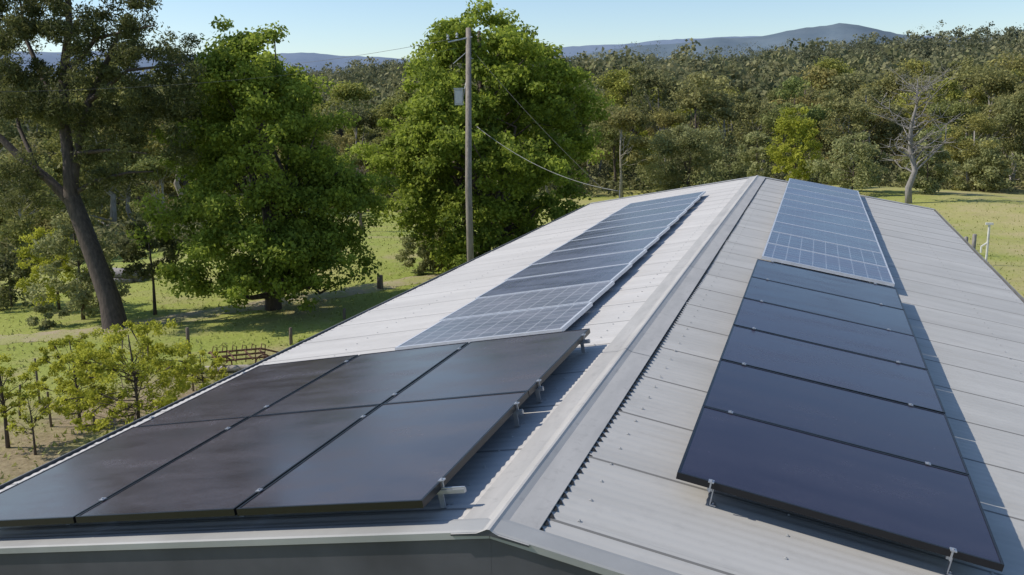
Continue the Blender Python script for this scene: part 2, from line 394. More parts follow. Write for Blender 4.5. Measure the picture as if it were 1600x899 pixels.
# ------------------------------------------------------------ solar panels
ORD = ['first', 'second', 'third', 'fourth', 'fifth', 'sixth', 'seventh', 'eighth', 'ninth', 'tenth', 'eleventh']
def panel_proto(wx, wy, fm, gm, fw):
    T = .036; mb = MB(); hx, hy = wx/2, wy/2
    mb.box((0, -hy+fw/2, T/2), (hx, fw/2, T/2)); mb.box((0, hy-fw/2, T/2), (hx, fw/2, T/2))
    mb.box((-hx+fw/2, 0, T/2), (fw/2, hy-fw, T/2)); mb.box((hx-fw/2, 0, T/2), (fw/2, hy-fw, T/2))
    a = bpy.data.meshes.new('frame'); a.from_pydata(mb.v, [], mb.f); a.materials.append(fm)
    mb = MB(); mb.box((0, 0, T-.006), (hx-fw, hy-fw, .003)); b = bpy.data.meshes.new('glass'); b.from_pydata(mb.v, [], mb.f); b.materials.append(gm)
    mb = MB(); mb.box((0, hy*.7, T-.022), (.06, .05, .012)); c = bpy.data.meshes.new('junction_box'); c.from_pydata(mb.v, [], mb.f); c.materials.append(M['frame_black'])
    return a, b, c
jr = np.random.default_rng(6)
def place_panel(proto, side, u, y, h, label, group, yawz=0):
    e = empty('solar_panel', S(side, u, y, h), label, 'solar panel', group)
    e.rotation_euler = (Matrix.Rotation(side*TH+jr.normal(0, .0022), 4, 'Y') @ Matrix.Rotation(jr.normal(0, .003), 4, 'X') @ Matrix.Rotation(yawz+jr.normal(0, .0008), 4, 'Z')).to_euler()
    for nm, m in zip(('frame', 'glass', 'junction_box'), proto):
        o = bpy.data.objects.new(nm, m); C.objects.link(o); o.parent = e
    return e
uL, yL, wL, lL = .316, 3.461, 1.041, 1.614
pr = panel_proto(wL-.018, lL-.018, M['frame_black'], M['glass_left'], .012)
for j in range(2):
    for i in range(3):
        place_panel(pr, -1, uL+wL*(i+.5), yL+lL*(j+.5), .115,
            'large black solar panel, %s row of near left block, %s' % (('front', 'rear')[j], ('next to the ridge', 'middle one', 'at the left eave')[i]), 'black panels of the near left block')
uR, yR, wR = .6775, 4.2377, 1.5057
pr = panel_proto(wR, 1.04-.016, M['frame_black'], M['glass_right'], .012)
for j in range(6):
    place_panel(pr, 1, uR+wR/2, yR+1.04*(j+.5), .115, 'black solar panel right of ridge, %s from the front' % ORD[j], 'black panels of the near right column')
pg = panel_proto(1.58, 1.045, M['frame_silver'], M['glass_gridl'], .022); po = panel_proto(1.58, 1.045, M['frame_silver'], M['glass_oldl'], .024)
for j in range(11):
    yy = 7.03+1.063*(j+.5)
    place_panel(pg if j < 2 else po, -1, .66+.79+.018*j, yy, .06, ('older gridded solar panel, %s from front in far left strip' if j < 2 else 'older silver framed solar panel, %s from front in far left strip') % ORD[j], 'older panels of the far left strip', -.012)
pg2 = panel_proto(1.5, 1.045, M['frame_silver'], M['glass_grid'], .018); po2 = panel_proto(1.5, 1.045, M['frame_silver'], M['glass_old'], .020)
for j in range(10):
    place_panel(pg2 if j < 2 else po2, 1, .71+.75, 10.92+1.06*(j+.5), .08, ('older gridded solar panel, %s from front in far right strip' if j < 2 else 'older silver framed solar panel, %s from front in far right strip') % ORD[j], 'older panels of the far right strip')
def rail(side, p0, p1, h, clamps, feet, label, top=.155):
    a, b = S(side, *p0), S(side, *p1)
    mid = (a+b)/2; e = empty('mounting_rail', mid, label, 'mounting rail', 'aluminium rails under the panels')
    Rm = Matrix.Rotation(side*TH, 3, 'Y'); alongY = abs(p1[1]-p0[1]) > .5
    L = (b-a).length/2; e.rotation_euler = Rm.to_euler()
    nz = h
    hx = (.012, L, .010) if alongY else (L, .012, .010)
    mb = MB(); mb.box((0, 0, nz), hx)
    q = (.005, L, .004) if alongY else (L, .005, .004)
    mb.box((0, 0, nz+.0145), q); mb.build('rail_beam', M['alu'], e)
    def loc(uu, yy): return ((yy-mid.y) if alongY else 0), ((uu-(p0[0]+p1[0])/2)*side if not alongY else 0)
    for uu, yy in clamps:
        dy, dx = loc(uu, yy); mb = MB()
        mb.box((dx, dy, top), (.014, .016, .003)); mb.box((dx, dy, top-.03), (.004, .004, .028)); mb.tube([(dx, dy, top+.003), (dx, dy, top+.009)], .006, 6)
        mb.build('clamp', M['alu'], e)
    for uu, yy in feet:
        dy, dx = loc(uu, yy); mb = MB()
        o = (.017, 0) if alongY else (0, .017)
        mb.box((dx+o[0], dy+o[1], nz*.5+.008), (.003 if alongY else .014, .014 if alongY else .003, nz*.5))
        mb.box((dx+o[0]*1.8, dy+o[1]*1.8, .010), (.016, .016, .003)); mb.tube([(dx+o[0]*1.8, dy+o[1]*1.8, .012), (dx+o[0]*1.8, dy+o[1]*1.8, .022)], .007, 6)
        mb.build('roof_bracket', M['alu'], e)
for k, yy in enumerate((yL+.22, yL+1.36, yL+lL+.2, yL+lL+1.38)):
    us = [uL+wL*i for i in range(4)]
    rail(-1, (uL-(.11, .03, .02, .04)[k], yy), (uL+3*wL+.03, yy), .098, [(u+.0, yy) for u in us], [(uL+.03, yy), (uL+1.2, yy), (uL+2.4, yy)], 'aluminium rail under near left block, %s from the front' % ORD[k])
for k, uu in enumerate((uR+.17, uR+wR-.22)):
    rail(1, (uu, yR+.03), (uu, yR+6.26), .098, [(uu, yR+1.04*i) for i in range(0, 7)], [(uu, yR+.06+1.2*i) for i in range(6)], 'aluminium rail under near right column, on the %s side' % ('ridge', 'eave')[k])
for k, uu in enumerate((1.0, 2.0)):
    rail(-1, (uu, 7.05), (uu, 18.6), .035, [], [(uu, 7.1+1.3*i) for i in range(9)], 'aluminium rail under far left strip, on the %s side' % ('ridge', 'eave')[k])
for k, uu in enumerate((.95, 1.95)):
    rail(1, (uu, 10.95), (uu, 21.4), .055, [], [(uu, 11+1.3*i) for i in range(8)], 'aluminium rail under far right strip, on the %s side' % ('ridge', 'eave')[k])

# ------------------------------------------------------------ trees
def leaf_mesh(name, cen, rad, cnt, size, rng, aspect=.55, shell=.45, up=.25, btint=None, flat=.75, stray=.12):
    cen = np.asarray(cen, float); rad = np.asarray(rad, float)
    if rad.ndim == 1: rad = np.stack([rad, rad, rad*flat], -1)
    cnt = np.asarray(cnt if hasattr(cnt, '__len__') else [cnt]*len(cen)).astype(int)
    idx = np.repeat(np.arange(len(cen)), cnt); n = len(idx)
    d = rng.normal(size=(n, 3)); d /= np.linalg.norm(d, axis=1)[:, None]
    rr = rng.uniform(shell**3, 1.05, n)**(1/3)
    st = rng.uniform(0, 1, n) < stray; rr = np.where(st, rr*rng.uniform(1, 1.6, n), rr)
    P = cen[idx]+d*rad[idx]*rr[:, None]
    N = d*.6+rng.normal(size=(n, 3))*.6+np.array([0, 0, up]); N /= np.linalg.norm(N, axis=1)[:, None]
    T = np.cross(N, rng.normal(size=(n, 3))); T /= np.linalg.norm(T, axis=1)[:, None]; B = np.cross(N, T)
    s = size*rng.uniform(.6, 1.35, n)[:, None]
    V = np.stack([P-T*s*.5, P+B*s*aspect*.5-T*s*.05, P+T*s*.5, P-B*s*aspect*.5-T*s*.05], 1).reshape(-1, 3)
    m = fast_mesh(name, V, np.arange(4*n).reshape(-1, 4))
    bt = rng.uniform(0, 1, len(cen)) if btint is None else np.asarray(btint)
    tint = np.clip(bt[idx]*.5+rng.uniform(0, .5, n)+.12*d[:, 2], 0, 1).astype(np.float32)
    m.attributes.new('tint', 'FLOAT', 'FACE').data.foreach_set('value', tint)
    return m
def envelope(rng, n, z0, z1, prof, jitter=.12, lo=.3):
    t = rng.uniform(0, 1, n); pt = np.array(prof)
    w = np.interp(t, pt[:, 0], pt[:, 1]); keep = rng.uniform(0, pt[:, 1].max(), n) < w+.15*pt[:, 1].max(); t = t[keep]; n = len(t)
    r = np.interp(t, pt[:, 0], pt[:, 1])*(rng.uniform(lo**2, 1, n)**.5)+rng.normal(0, jitter, n)
    a = rng.uniform(0, 2*np.pi, n)
    return np.stack([r*np.cos(a), r*np.sin(a), z0+(z1-z0)*t], -1)
def wiggle(a, b, n, amp, rng):
    a = Vector(a); b = Vector(b); out = []
    for i in range(n+1):
        t = i/n; p = a.lerp(b, t)
        if 0 < i < n: p += Vector(rng.normal(0, amp, 3))
        out.append(p)
    return out
def trunk_mesh(rng, trunk, r0, tips, rtip=.02, n=8, attach=(.35, .95), lr=.35):
    mb = MB(); trunk = [Vector(p) for p in trunk]; k = len(trunk)
    rad = [r0*(1-.75*(i/(k-1))**.9) for i in range(k)]; rad[0] = r0*1.25
    mb.tube(trunk, rad, n)
    for tp in tips:
        tp = Vector(tp); t = min(max(rng.uniform(*attach), 0), .98)
        zt = trunk[0].z+(trunk[-1].z-trunk[0].z)*t
        if zt > tp.z-.1: t = max(.12, (tp.z-trunk[0].z)/(trunk[-1].z-trunk[0].z)*.75)
        f = min(t, .98)*(k-1); i = int(f); base = trunk[i].lerp(trunk[i+1], f-i)
        r = (rad[i]*(1-(f-i))+rad[i+1]*(f-i))*rng.uniform(lr*.8, lr*1.6)
        L = (tp-base).length; pts = wiggle(base, tp, 4, L*.05, rng); pts[1].z -= L*.03
        mb.tube(pts, [r, r*.75, r*.55, r*.35, rtip], 6, cap=False)
    return mb
def tree(name, label, cat, P, group, rng, crown_blobs, blob_r, cnt, size, leafm, trunk, r0, barkm, ntips=12, **kw):
    e = empty(name, P, label, cat, group)
    tk = {k: kw.pop(k) for k in ('attach', 'lr', 'rtip') if k in kw}
    tips = crown_blobs[rng.choice(len(crown_blobs), min(ntips, len(crown_blobs)), replace=False)]
    trunk_mesh(rng, trunk, r0, tips, **tk).build('trunk', barkm, e, True)
    link('crown', leaf_mesh('crown', crown_blobs, blob_r, cnt, size, rng, **kw), leafm, e)
    return e
def oak(px, py, top, halfw, label, seed, prof, bot, nb=300, shift=0, lo=.62):
    rng = np.random.default_rng(seed); P = at(px, py); d = depth(P); H = up_to(P, top)-P.z; W = halfw*d/F_PX
    prof = [(a, b*W) for a, b in prof]
    base = envelope(rng, nb//3, bot*H, H*.965, prof, .15, lo)
    # boughs that push out past the outline or stop short of it, so the edge is uneven
    bulge = 1+.15*np.sin(3*np.arctan2(base[:, 1], base[:, 0])+base[:, 2]*1.3+seed)+rng.normal(0, .08, len(base))
    base[:, 0] *= bulge; base[:, 1] *= bulge; bl = []
    for b in base:
        out = np.array([b[0], b[1], 0]); L = np.linalg.norm(out)+1e-6; out = out/L
        for q in range(rng.integers(4, 7)):
            k = rng.uniform(-.75, .28)
            bl.append(b+out*k*L*.5+np.array([rng.normal(0, .26), rng.normal(0, .26), rng.normal(0, .20)-.22*k*L]))
    bl = np.array(bl)
    sh = Rr*shift*d/F_PX; bl[:, 0] += sh[0]; bl[:, 1] += sh[1]
    br = rng.uniform(.04, .09, len(bl))*W*1.2+.09
    tint = np.clip(.25+.55*(bl[:, 2]/H)+rng.normal(0, .25, len(bl)), -.1, 1.1)
    tr = [(0, 0, -.3), (.05, 0, H*.15), (0, .05, H*.4), (.05, 0, H*.65), (0, 0, H*.9)]
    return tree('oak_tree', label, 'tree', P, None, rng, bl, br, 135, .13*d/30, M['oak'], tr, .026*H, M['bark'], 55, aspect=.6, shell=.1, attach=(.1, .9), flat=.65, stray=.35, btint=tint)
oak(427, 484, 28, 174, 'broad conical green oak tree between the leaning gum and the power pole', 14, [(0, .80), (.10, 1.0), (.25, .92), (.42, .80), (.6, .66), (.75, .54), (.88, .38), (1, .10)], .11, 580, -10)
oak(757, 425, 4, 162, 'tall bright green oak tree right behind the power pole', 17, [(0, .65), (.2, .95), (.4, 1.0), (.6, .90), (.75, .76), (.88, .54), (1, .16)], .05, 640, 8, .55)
# leaning gum at the left
rng = np.random.default_rng(5); P = at(180, 514); d = depth(P)
def rel(px, py, dd=0): return air(px, py, d+dd)-P
e = empty('gum_tree', P, 'tall dark gum tree leaning left with forked trunk at left edge', 'tree')
mb = MB()
def limb(pts, rad): mb.tube([rel(*q) for q in pts], rad, 9, cap=False)
limb([(182, 522), (172, 470), (150, 410), (128, 350), (112, 310)], [.40, .33, .29, .27, .26])
limb([(112, 310), (108, 250), (98, 180), (100, 110), (108, 40), (104, -60)], [.24, .19, .16, .14, .11, .05])
limb([(112, 318), (75, 280), (30, 245), (0, 215), (-50, 170)], [.17, .14, .12, .10, .06])
limb([(112, 300), (122, 230), (138, 160), (170, 90), (200, 20)], [.16, .12, .10, .08, .04])
limb([(101, 180, .2), (70, 130, .6), (40, 60, 1), (30, -10, 1.4)], [.12, .09, .06, .03])
limb([(112, 305), (150, 282), (200, 270), (240, 268)], [.08, .06, .04, .02])
limb([(122, 240, -.2), (170, 235, -.5), (230, 240, -1)], [.07, .05, .02])
limb([(60, 268), (30, 200, .5), (20, 140, 1)], [.08, .06, .03])
limb([(105, 120), (150, 60, -1), (240, 40, -1.4)], [.09, .06, .02])
limb([(138, 160), (200, 110, -1), (290, 100, -1.6)], [.08, .05, .02])
mb.build('trunk', M['bark'], e, True)
cl = []
for (x0, x1, y0, y1, n) in ((-60, 230, -90, 50, 120), (-60, 100, 40, 200, 70), (110, 220, 40, 150, 34), (205, 300, 65, 255, 55), (130, 220, 160, 300, 26), (-40, 60, 250, 330, 16), (60, 130, 120, 190, 12)):
    for k in range(n): cl.append(tuple(rel(rng.uniform(x0, x1), rng.uniform(y0, y1), rng.uniform(-2, 2))))
link('crown', leaf_mesh('crown', cl, rng.uniform(.2, .5, len(cl)), 260, .14, rng, aspect=.3, shell=.1, up=.0, stray=.3), M['euc'], e)

def bush(name, label, cat, px, py, top, halfw, leafm, seed, nb=40, cnt=120, size=.1, group=None, bot=.1, prof=None, barkm=None, aspect=.5, ntips=10, r0=None, lo=.2, br=.22):
    rng = np.random.default_rng(seed); P = at(px, py); d = depth(P); H = up_to(P, top)-P.z; W = halfw*d/F_PX
    prof = [(a, b*W) for a, b in (prof or [(0, .6), (.3, 1), (.65, .85), (1, .3)])]
    bl = envelope(rng, nb, bot*H, H*.93, prof, .05*W, lo)
    rr = rng.uniform(.6, 1.3, len(bl))*W*br
    return tree(name, label, cat, P, group, rng, bl, rr, cnt, size, leafm, [(0, 0, -.2), (.02*H, 0, H*.3), (0, .02*H, H*.6), (0, 0, H*.88)], r0 or .014*H+.008, barkm or M['bark'], ntips, aspect=aspect, shell=.05, stray=.4)
wisp = [(0, .5), (.2, .9), (.5, 1.05), (.75, .85), (1, .5)]
bush('gum_sapling', 'olive green young gum tree under the leaning gum', 'tree', 130, 500, 325, 75, M['olive'], 21, 80, 110, .12, br=.15)
bush('young_tree', 'slim young tree on thin trunk between gum and oak', 'tree', 242, 492, 330, 45, M['euc'], 22, 30, 120, .13, bot=.4)
bush('leafy_sapling', 'large yellow green sapling clump in front of the dirt track', 'sapling', 218, 690, 500, 112, M['sap'], 23, 210, 95, .06, bot=.06, br=.085, ntips=70, prof=wisp)
bush('leafy_sapling', 'yellow green sapling in front of wooden stakes', 'sapling', 125, 672, 512, 62, M['sap'], 24, 100, 80, .06, bot=.15, br=.10, ntips=40, prof=wisp)
bush('leafy_sapling', 'thin sapling cut by the left edge of view', 'sapling', 12, 700, 515, 48, M['sap'], 25, 60, 60, .055, bot=.3, br=.13, ntips=26, prof=wisp)
bush('leafy_sapling', 'small olive sapling just left of the rusty implement', 'sapling', 318, 622, 545, 42, M['sap'], 26, 55, 80, .055, bot=.12, br=.14, ntips=24, prof=wisp)
bush('leafy_sapling', 'low bare stemmed sapling with sparse leaves near gravel', 'sapling', 55, 712, 610, 34, M['sap'], 27, 26, 30, .055, bot=.3, br=.16, ntips=20)
bush('leafy_sapling', 'yellow green bush farther back by the leaning gum trunk', 'sapling', 92, 485, 350, 55, M['sap'], 33, 90, 110, .10, bot=.1, br=.15)
bush('garden_shrub', 'small round grey green shrub beside the track', 'shrub', 72, 512, 476, 24, M['olive'], 28, 20, 110, .10, bot=.05)
bush('garden_shrub', 'rounded green shrub left of the power pole base', 'shrub', 672, 425, 350, 50, M['olive'], 29, 60, 120, .14, bot=.05, br=.16)
bush('garden_shrub', 'low green shrub touching the shed left eave', 'shrub', 470, 560, 522, 18, M['oak'], 30, 12, 90, .08, bot=.05)
bush('garden_shrub', 'pale shrub at far left below the gum', 'shrub', 18, 480, 385, 60, M['euc'], 31, 40, 120, .14, bot=.05)
bush('olive_tree', 'round pale olive tree just beyond the ridge end', 'tree', 1075, 300, 194, 92, M['olive'], 41, 170, 120, .22, bot=.08, br=.15)
bush('wattle_tree', 'bright yellow green tree in front of the bush', 'tree', 1238, 300, 160, 45, M['yellow'], 42, 80, 100, .22, bot=.15, br=.18)
bush('wattle_tree', 'smaller lime green tree left of the round olive tree', 'tree', 985, 285, 172, 44, M['yellow'], 43, 50, 110, .24, bot=.2)
bush('wattle_tree', 'dull green spreading tree beside the dead gum', 'tree', 1330, 305, 205, 60, M['olive'], 44, 70, 100, .24, bot=.1, br=.18)
bush('wattle_tree', 'lime green tree far back near centre right', 'tree', 1085, 262, 145, 46, M['yellow'], 45, 50, 110, .28, bot=.25)
bush('wattle_tree', 'low dense green tree by the paddock at right edge', 'tree', 1535, 300, 215, 55, M['olive'], 46, 70, 100, .24, bot=.05, br=.18)
bush('wattle_tree', 'broad pale green tree left of the yellow green tree', 'tree', 1180, 300, 205, 40, M['olive'], 47, 60, 100, .24, bot=.08, br=.18)
bush('wattle_tree', 'rounded green tree right behind the dead gum trunk', 'tree', 1445, 303, 205, 42, M['olive'], 48, 60, 100, .24, bot=.06, br=.18)
def bare(name, label, px, py, top, spread, mat, seed, n=26, r0=.2):
    rng = np.random.default_rng(seed); P = at(px, py); d = depth(P); H = up_to(P, top)-P.z; W = spread*d/F_PX
    e = empty(name, P, label, 'tree'); mb = MB()
    tr = wiggle((0, 0, -.3), (0, 0, H*.85), 6, H*.02, rng); mb.tube(tr, [r0*(1-.13*i) for i in range(7)], 8)
    br = MB()
    for k in range(n):
        t = rng.uniform(.3, .98); f = t*5.9; i = min(int(f), 5); b = tr[i].lerp(tr[i+1], f-i); a = rng.uniform(0, 6.28)
        ln = W*rng.uniform(.4, 1.0)*(1.15-t*.55)
        tip = b+Vector((math.cos(a)*ln, math.sin(a)*ln, ln*rng.uniform(.3, 1.1)))
        if tip.z > H: tip.z = H
        p = wiggle(b, tip, 4, ln*.08, rng); r = r0*(1-t*.7)*.42; br.tube(p, [r, r*.75, r*.5, r*.34, r*.15], 5, cap=False)
        for q in range(8):
            j = rng.integers(1, 4); s = p[j]; v = Vector(rng.normal(0, 1, 3)); v.z = abs(v.z)*.7; v = v.normalized()*ln*rng.uniform(.2, .5)
            br.tube(wiggle(s, s+v, 2, ln*.03, rng), [r*.38, r*.25, r*.1], 4, cap=False)
    mb.build('trunk', mat, e, True); br.build('branches', mat, e, True); return e
bare('dead_tree', 'bleached dead gum with bare branches beyond the shed on the right', 1420, 318, 100, 96, M['dead'], 51, 42, .24)
bare('dead_tree', 'small bleached dead tree standing in bush near centre', 966, 262, 145, 28, M['dead'], 52, 16, .16)
bare('bare_shrub', 'bare branched brown tree between the two oaks', 566, 362, 248, 50, M['brownwood'], 53, 30, .16)

# gum forest: prototypes then copies
protos = []
for k in range(9):
    rng = np.random.default_rng(100+k)
    cen = []; rr = []
    openc = k % 4 == 0
    nl = rng.integers(6, 9) if openc else rng.integers(8, 12); spread = rng.uniform(2.0, 3.2)
    for q in range(nl):
        a = rng.uniform(0, 6.28); z = rng.uniform(4.2 if openc else 2.6, 8.6) if q else 9.0; r = rng.uniform(.3, 1)*spread*(1 if z < 7.5 else .6)
        sz = rng.uniform(.8, 1.4)
        for w in range(rng.integers(5, 8)):
            cen.append((r*math.cos(a)+rng.normal(0, .55*sz), r*math.sin(a)+rng.normal(0, .55*sz), z+rng.normal(0, .35*sz))); rr.append(sz*rng.uniform(.5, .85))
    if not openc:
        for w in range(8):
            a = rng.uniform(0, 6.28); cen.append((1.9*math.cos(a), 1.9*math.sin(a), rng.uniform(.3, 1.6))); rr.append(.75)
    cen = np.array(cen)
    root = tree('gum_tree', None, 'tree', (0, 0, 0), None, rng, cen, np.array(rr), 125, .25, M['gum'], [(0, 0, -.6), (rng.normal(0, .4), 0, 2.5), (rng.normal(0, .6), .1, 5), (0, 0, 8)], .18, M['bark'] if k % 3 == 1 else M['bark_pale'], 16, shell=.05, aspect=.6, flat=.75, stray=.15)
    protos.append(root)
used = [False]*9
rng = np.random.default_rng(77)
cnt_tree = 0
rho = 50.
while rho < 150:
    step = 6.7+(rho-70)*.02; a = -.60
    while a < .60:
        a += step/rho*rng.uniform(.7, 1.3)
        rh = rho+rng.uniform(-4, 4); pxx = 800+math.tan(a)*F_PX/math.cos(PIT)
        mn = 54 if pxx < 330 else (90 if pxx < 700 else (80 if pxx < 1150 else 82))
        if rh < mn or cnt_tree >= 298: continue
        x, y = polar(rh, a); k = int(rng.integers(0, 9))
        sc = rng.uniform(.55, .85) if rh < mn+12 else rng.choice([rng.uniform(.7, .95), rng.uniform(.95, 1.35)])
        src = protos[k]; r = src if not used[k] else src.copy()
        if used[k]:
            C.objects.link(r)
            for ch in src.children:
                c = ch.copy(); C.objects.link(c); c.parent = r
        used[k] = True
        r.location = (x, y, float(gz(x, y))); r.rotation_euler = (0, 0, rng.uniform(0, 6.28)); r.scale = (sc*rng.uniform(1.0, 1.4), sc*rng.uniform(1.0, 1.4), sc)
        zone = 'left behind the leaning gum' if pxx < 560 else ('centre behind the oaks' if pxx < 920 else 'right beyond the shed')
        band = 'front edge' if rh < mn+14 else ('middle' if rh < 118 else 'far part')
        r['label'] = 'olive gum tree, %s of bushland, %s' % (band, zone)
        r['category'] = 'tree'; r['group'] = 'gum trees, %s of bushland, %s' % (band, zone)
        cnt_tree += 1
    rho += step
    if cnt_tree >= 298: break
print('forest trees', cnt_tree, rho)
# far wood as one mass
rng = np.random.default_rng(9); cen = []; rad = []; cn = []; bt = []
for k in range(4700):
    near = k < 3500
    rh = math.sqrt(rng.uniform((rho-6)**2, 560**2)) if near else rng.uniform(540, 1700); a = rng.uniform(-.62, .62)
    x, y = polar(rh, a); z = float(gz(x, y)); s = rng.uniform(.6, 1.3)*(1 if near else min(rh/560, 2.2)); b = float(np.clip(rng.uniform(-.25, 1.3), -.1, 1.1))
    hh = rng.uniform(7.5, 11.5)
    for q in range(5):
        f = rng.uniform(.3, 1); w = 2.1*(1.15-f*.6)
        cen.append((x+rng.normal(0, w*.7)*s, y+rng.normal(0, w*.7)*s, z+s*f*hh)); rad.append(1.9*s*rng.uniform(.65, 1.2)); cn.append(20 if near else 13); bt.append(b*1.4-.2)
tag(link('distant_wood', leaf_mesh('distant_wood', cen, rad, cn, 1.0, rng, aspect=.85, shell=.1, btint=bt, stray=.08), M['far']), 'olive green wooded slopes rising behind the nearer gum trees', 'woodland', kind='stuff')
cen = []; rad = []
for k in range(2300):
    a = rng.uniform(-.6, .6); pxx = 800+math.tan(a)*F_PX/math.cos(PIT); mn = 54 if pxx < 330 else (90 if pxx < 700 else 82)
    rh = rng.uniform(mn, 165); x, y = polar(rh, a); s = rng.uniform(.6, 1.7)
    cen.append((x, y, float(gz(x, y))+.5*s)); rad.append(s)
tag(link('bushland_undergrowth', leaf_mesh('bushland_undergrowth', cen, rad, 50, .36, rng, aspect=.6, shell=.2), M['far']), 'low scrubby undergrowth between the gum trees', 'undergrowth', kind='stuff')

# far hills
def hill(name, prof, dist, mat, seed):
    rng = np.random.default_rng(seed); V = []; Fc = []; xs = np.arange(-500, 2101, 10); n = len(xs)
    py = np.interp(xs, [a for a, b in prof], [b for a, b in prof])
    py = py+1.2*np.sin(xs*.021+seed)+.7*np.sin(xs*.057+2*seed)+rng.normal(0, .35, n)
    rows = 7
    for j in range(rows):
        f = j/(rows-1)
        for i in range(n):
            az = math.atan((xs[i]-800)/F_PX*math.cos(PIT)); dd = dist-dist*.25*(1-f)
            p = CAM+(Hh*math.cos(az)+Rr*math.sin(az))*dd
            top = CAM[2]+(154+(xs[i]-800)*-.0165-py[i])/F_PX*dist
            z = -20+(top+20)*(f**1.3)+(12*math.sin(xs[i]*.05+j*2) if 0 < j < rows-1 else 0)
            V.append((p[0], p[1], z))
    for j in range(rows-1):
        for i in range(n-1): a = j*n+i; Fc.append((a, a+1, a+n+1, a+n))
    for i in range(n): V.append((V[(rows-1)*n+i][0]*1.15, V[(rows-1)*n+i][1]*1.15, -40))
    for i in range(n-1): a = (rows-1)*n+i; Fc.append((a, a+1, a+n+1, a+n))
    m = bpy.data.meshes.new(name); m.from_pydata(V, [], Fc); m.update(); return tag(link(name, m, mat, None, True), kind='structure')
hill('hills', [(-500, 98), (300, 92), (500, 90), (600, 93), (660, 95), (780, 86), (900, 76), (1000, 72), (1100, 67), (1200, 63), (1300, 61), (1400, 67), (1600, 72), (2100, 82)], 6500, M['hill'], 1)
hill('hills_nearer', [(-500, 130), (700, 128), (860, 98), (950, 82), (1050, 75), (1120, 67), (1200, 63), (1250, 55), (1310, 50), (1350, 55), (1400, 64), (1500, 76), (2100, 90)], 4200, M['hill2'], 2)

# ------------------------------------------------------------ power pole and wires
P = at(738, 520); d = depth(P); topz = up_to(P, 45)-P.z
pole = empty('power_pole', P, 'tall brown timber power pole with grey box standing before the oak', 'power pole')
rz = Matrix.Rotation(YAW, 3, 'Z')
def pr_(px, py, dd=0): return air(px, py, d+dd)-P
mb = MB(); mb.tube([(0, 0, -.5), (0, 0, topz*.5), tuple(pr_(732, 45))], [.105, .09, .075], 12); mb.build('post', M['pole'], pole, True)
mb = MB(); mb.tube([pr_(700, 66, -.1), pr_(738, 58, -.1)], .022, 6); mb.tube([pr_(708, 100, -.1), pr_(733, 78, -.1)], .012, 6); mb.build('crossarm', M['galv'], pole)
for q in ((700, 62), (714, 59)):
    mb = MB(); c = pr_(q[0], q[1], -.1); mb.tube([c, c+Vector((0, 0, .04)), c+Vector((0, 0, .08)), c+Vector((0, 0, .13))], [.04, .025, .04, .02], 8); mb.build('insulator', M['galv'], pole)
mb = MB(); c = pr_(717, 152, -.12); mb.box(c, (.12, .08, .22), rz); mb.box(c+Vector((0, 0, .235)), (.135, .095, .015), rz); bx = mb.build('meter_box', M['galv'], pole)
mb = MB(); mb.box(c+rz @ Vector((0, -.085, 0)), (.09, .005, .17), rz); mb.build('box_door', M['alu'], bx)
mb = MB(); mb.tube([pr_(724, 150, -.14), pr_(728, 130, -.15), pr_(733, 110, -.13)], .014, 6); mb.tube([pr_(730, 175, -.14), pr_(733, 260, -.14), pr_(735, 420, -.14)], .018, 6); mb.build('conduit', M['galv'], pole)
def wire(label, A, B, sag, mat, r=.012):
    A = Vector(A); B = Vector(B); e_ = MB(); n = 24
    pts = [A.lerp(B, i/n)-Vector((0, 0, sag*4*(i/n)*(1-i/n))) for i in range(n+1)]
    e_.tube(pts, r, 5); return tag(e_.build('overhead_wire', mat, None, True), label, 'wire')
wire('pale service cable sagging from the power pole to the shed roof', P+pr_(745, 198), S(-1, 3.3, YF, .2), .3, M['wirelight'], .007)
wire('thin upper wire running from pole top to the far roof edge', P+pr_(735, 75), S(-1, 3.6, YF, .22), .12, M['wire'], .0035)
wire('thin wire crossing the sky left of the pole top', P+pr_(703, 62), air(250, 100, 60), .5, M['wire'], .006)
wire('pale wire crossing in front of the leaning gum', air(-120, 145, 16), P+pr_(715, 75), .3, M['wire'], .003)
mb = MB(); b = S(-1, 3.3, YF, 0); mb.tube([b, b+Vector((0, 0, .22))], .014, 6); mb.build('cable_bracket', M['gutter'], shed)

# ------------------------------------------------------------ small things on the ground
posts = [(62, 628, 560, 'wooden stake at far left among saplings'), (80, 668, 612, 'short stake in front of the large sapling'), (148, 672, 640, 'stake under the yellow green sapling'),
 (296, 560, 512, 'fence post behind the large sapling clump'), (302, 612, 575, 'stake beside the small olive sapling'), (455, 540, 512, 'fence post near the shed left eave'),
 (538, 500, 482, 'fence post in the shade right of the oak'), (594, 452, 430, 'dark squat post in the grass right of the oak'), (30, 655, 600, 'leaning stake near the left edge')]
for k, (px, py, tp, lb) in enumerate(posts):
    P0 = at(px, py); h = up_to(P0, tp)-P0.z; mb = MB(); r = .05 if 'stake' not in lb else .025
    if 'squat' in lb: r = .12
    ln = .15 if 'leaning' in lb else .02
    mb.tube([(0, 0, -.2), (ln*.5, 0, h*.6), (ln, 0, h-.01), (ln, 0, h)], [r, r*.95, r*.9, r*.6], 7)
    o = mb.build('wooden_post', M['brownwood'], None, True); o.location = P0; tag(o, lb, 'post')
for px, py, tp, lb in ((1520, 400, 366, 'weathered timber fence post beyond the right eave'), (1508, 392, 370, 'second weathered fence post beyond the right eave, slightly shorter')):
    P0 = at(px, py); h = up_to(P0, tp)-P0.z; mb = MB(); mb.tube([(0, 0, -.2), (0, 0, h-.02), (0, 0, h)], [.09, .085, .06], 8); o = mb.build('wooden_post', M['dead'], None, True); o.location = P0; tag(o, lb, 'post')
P0 = at(1540, 415); h = up_to(P0, 350)-P0.z
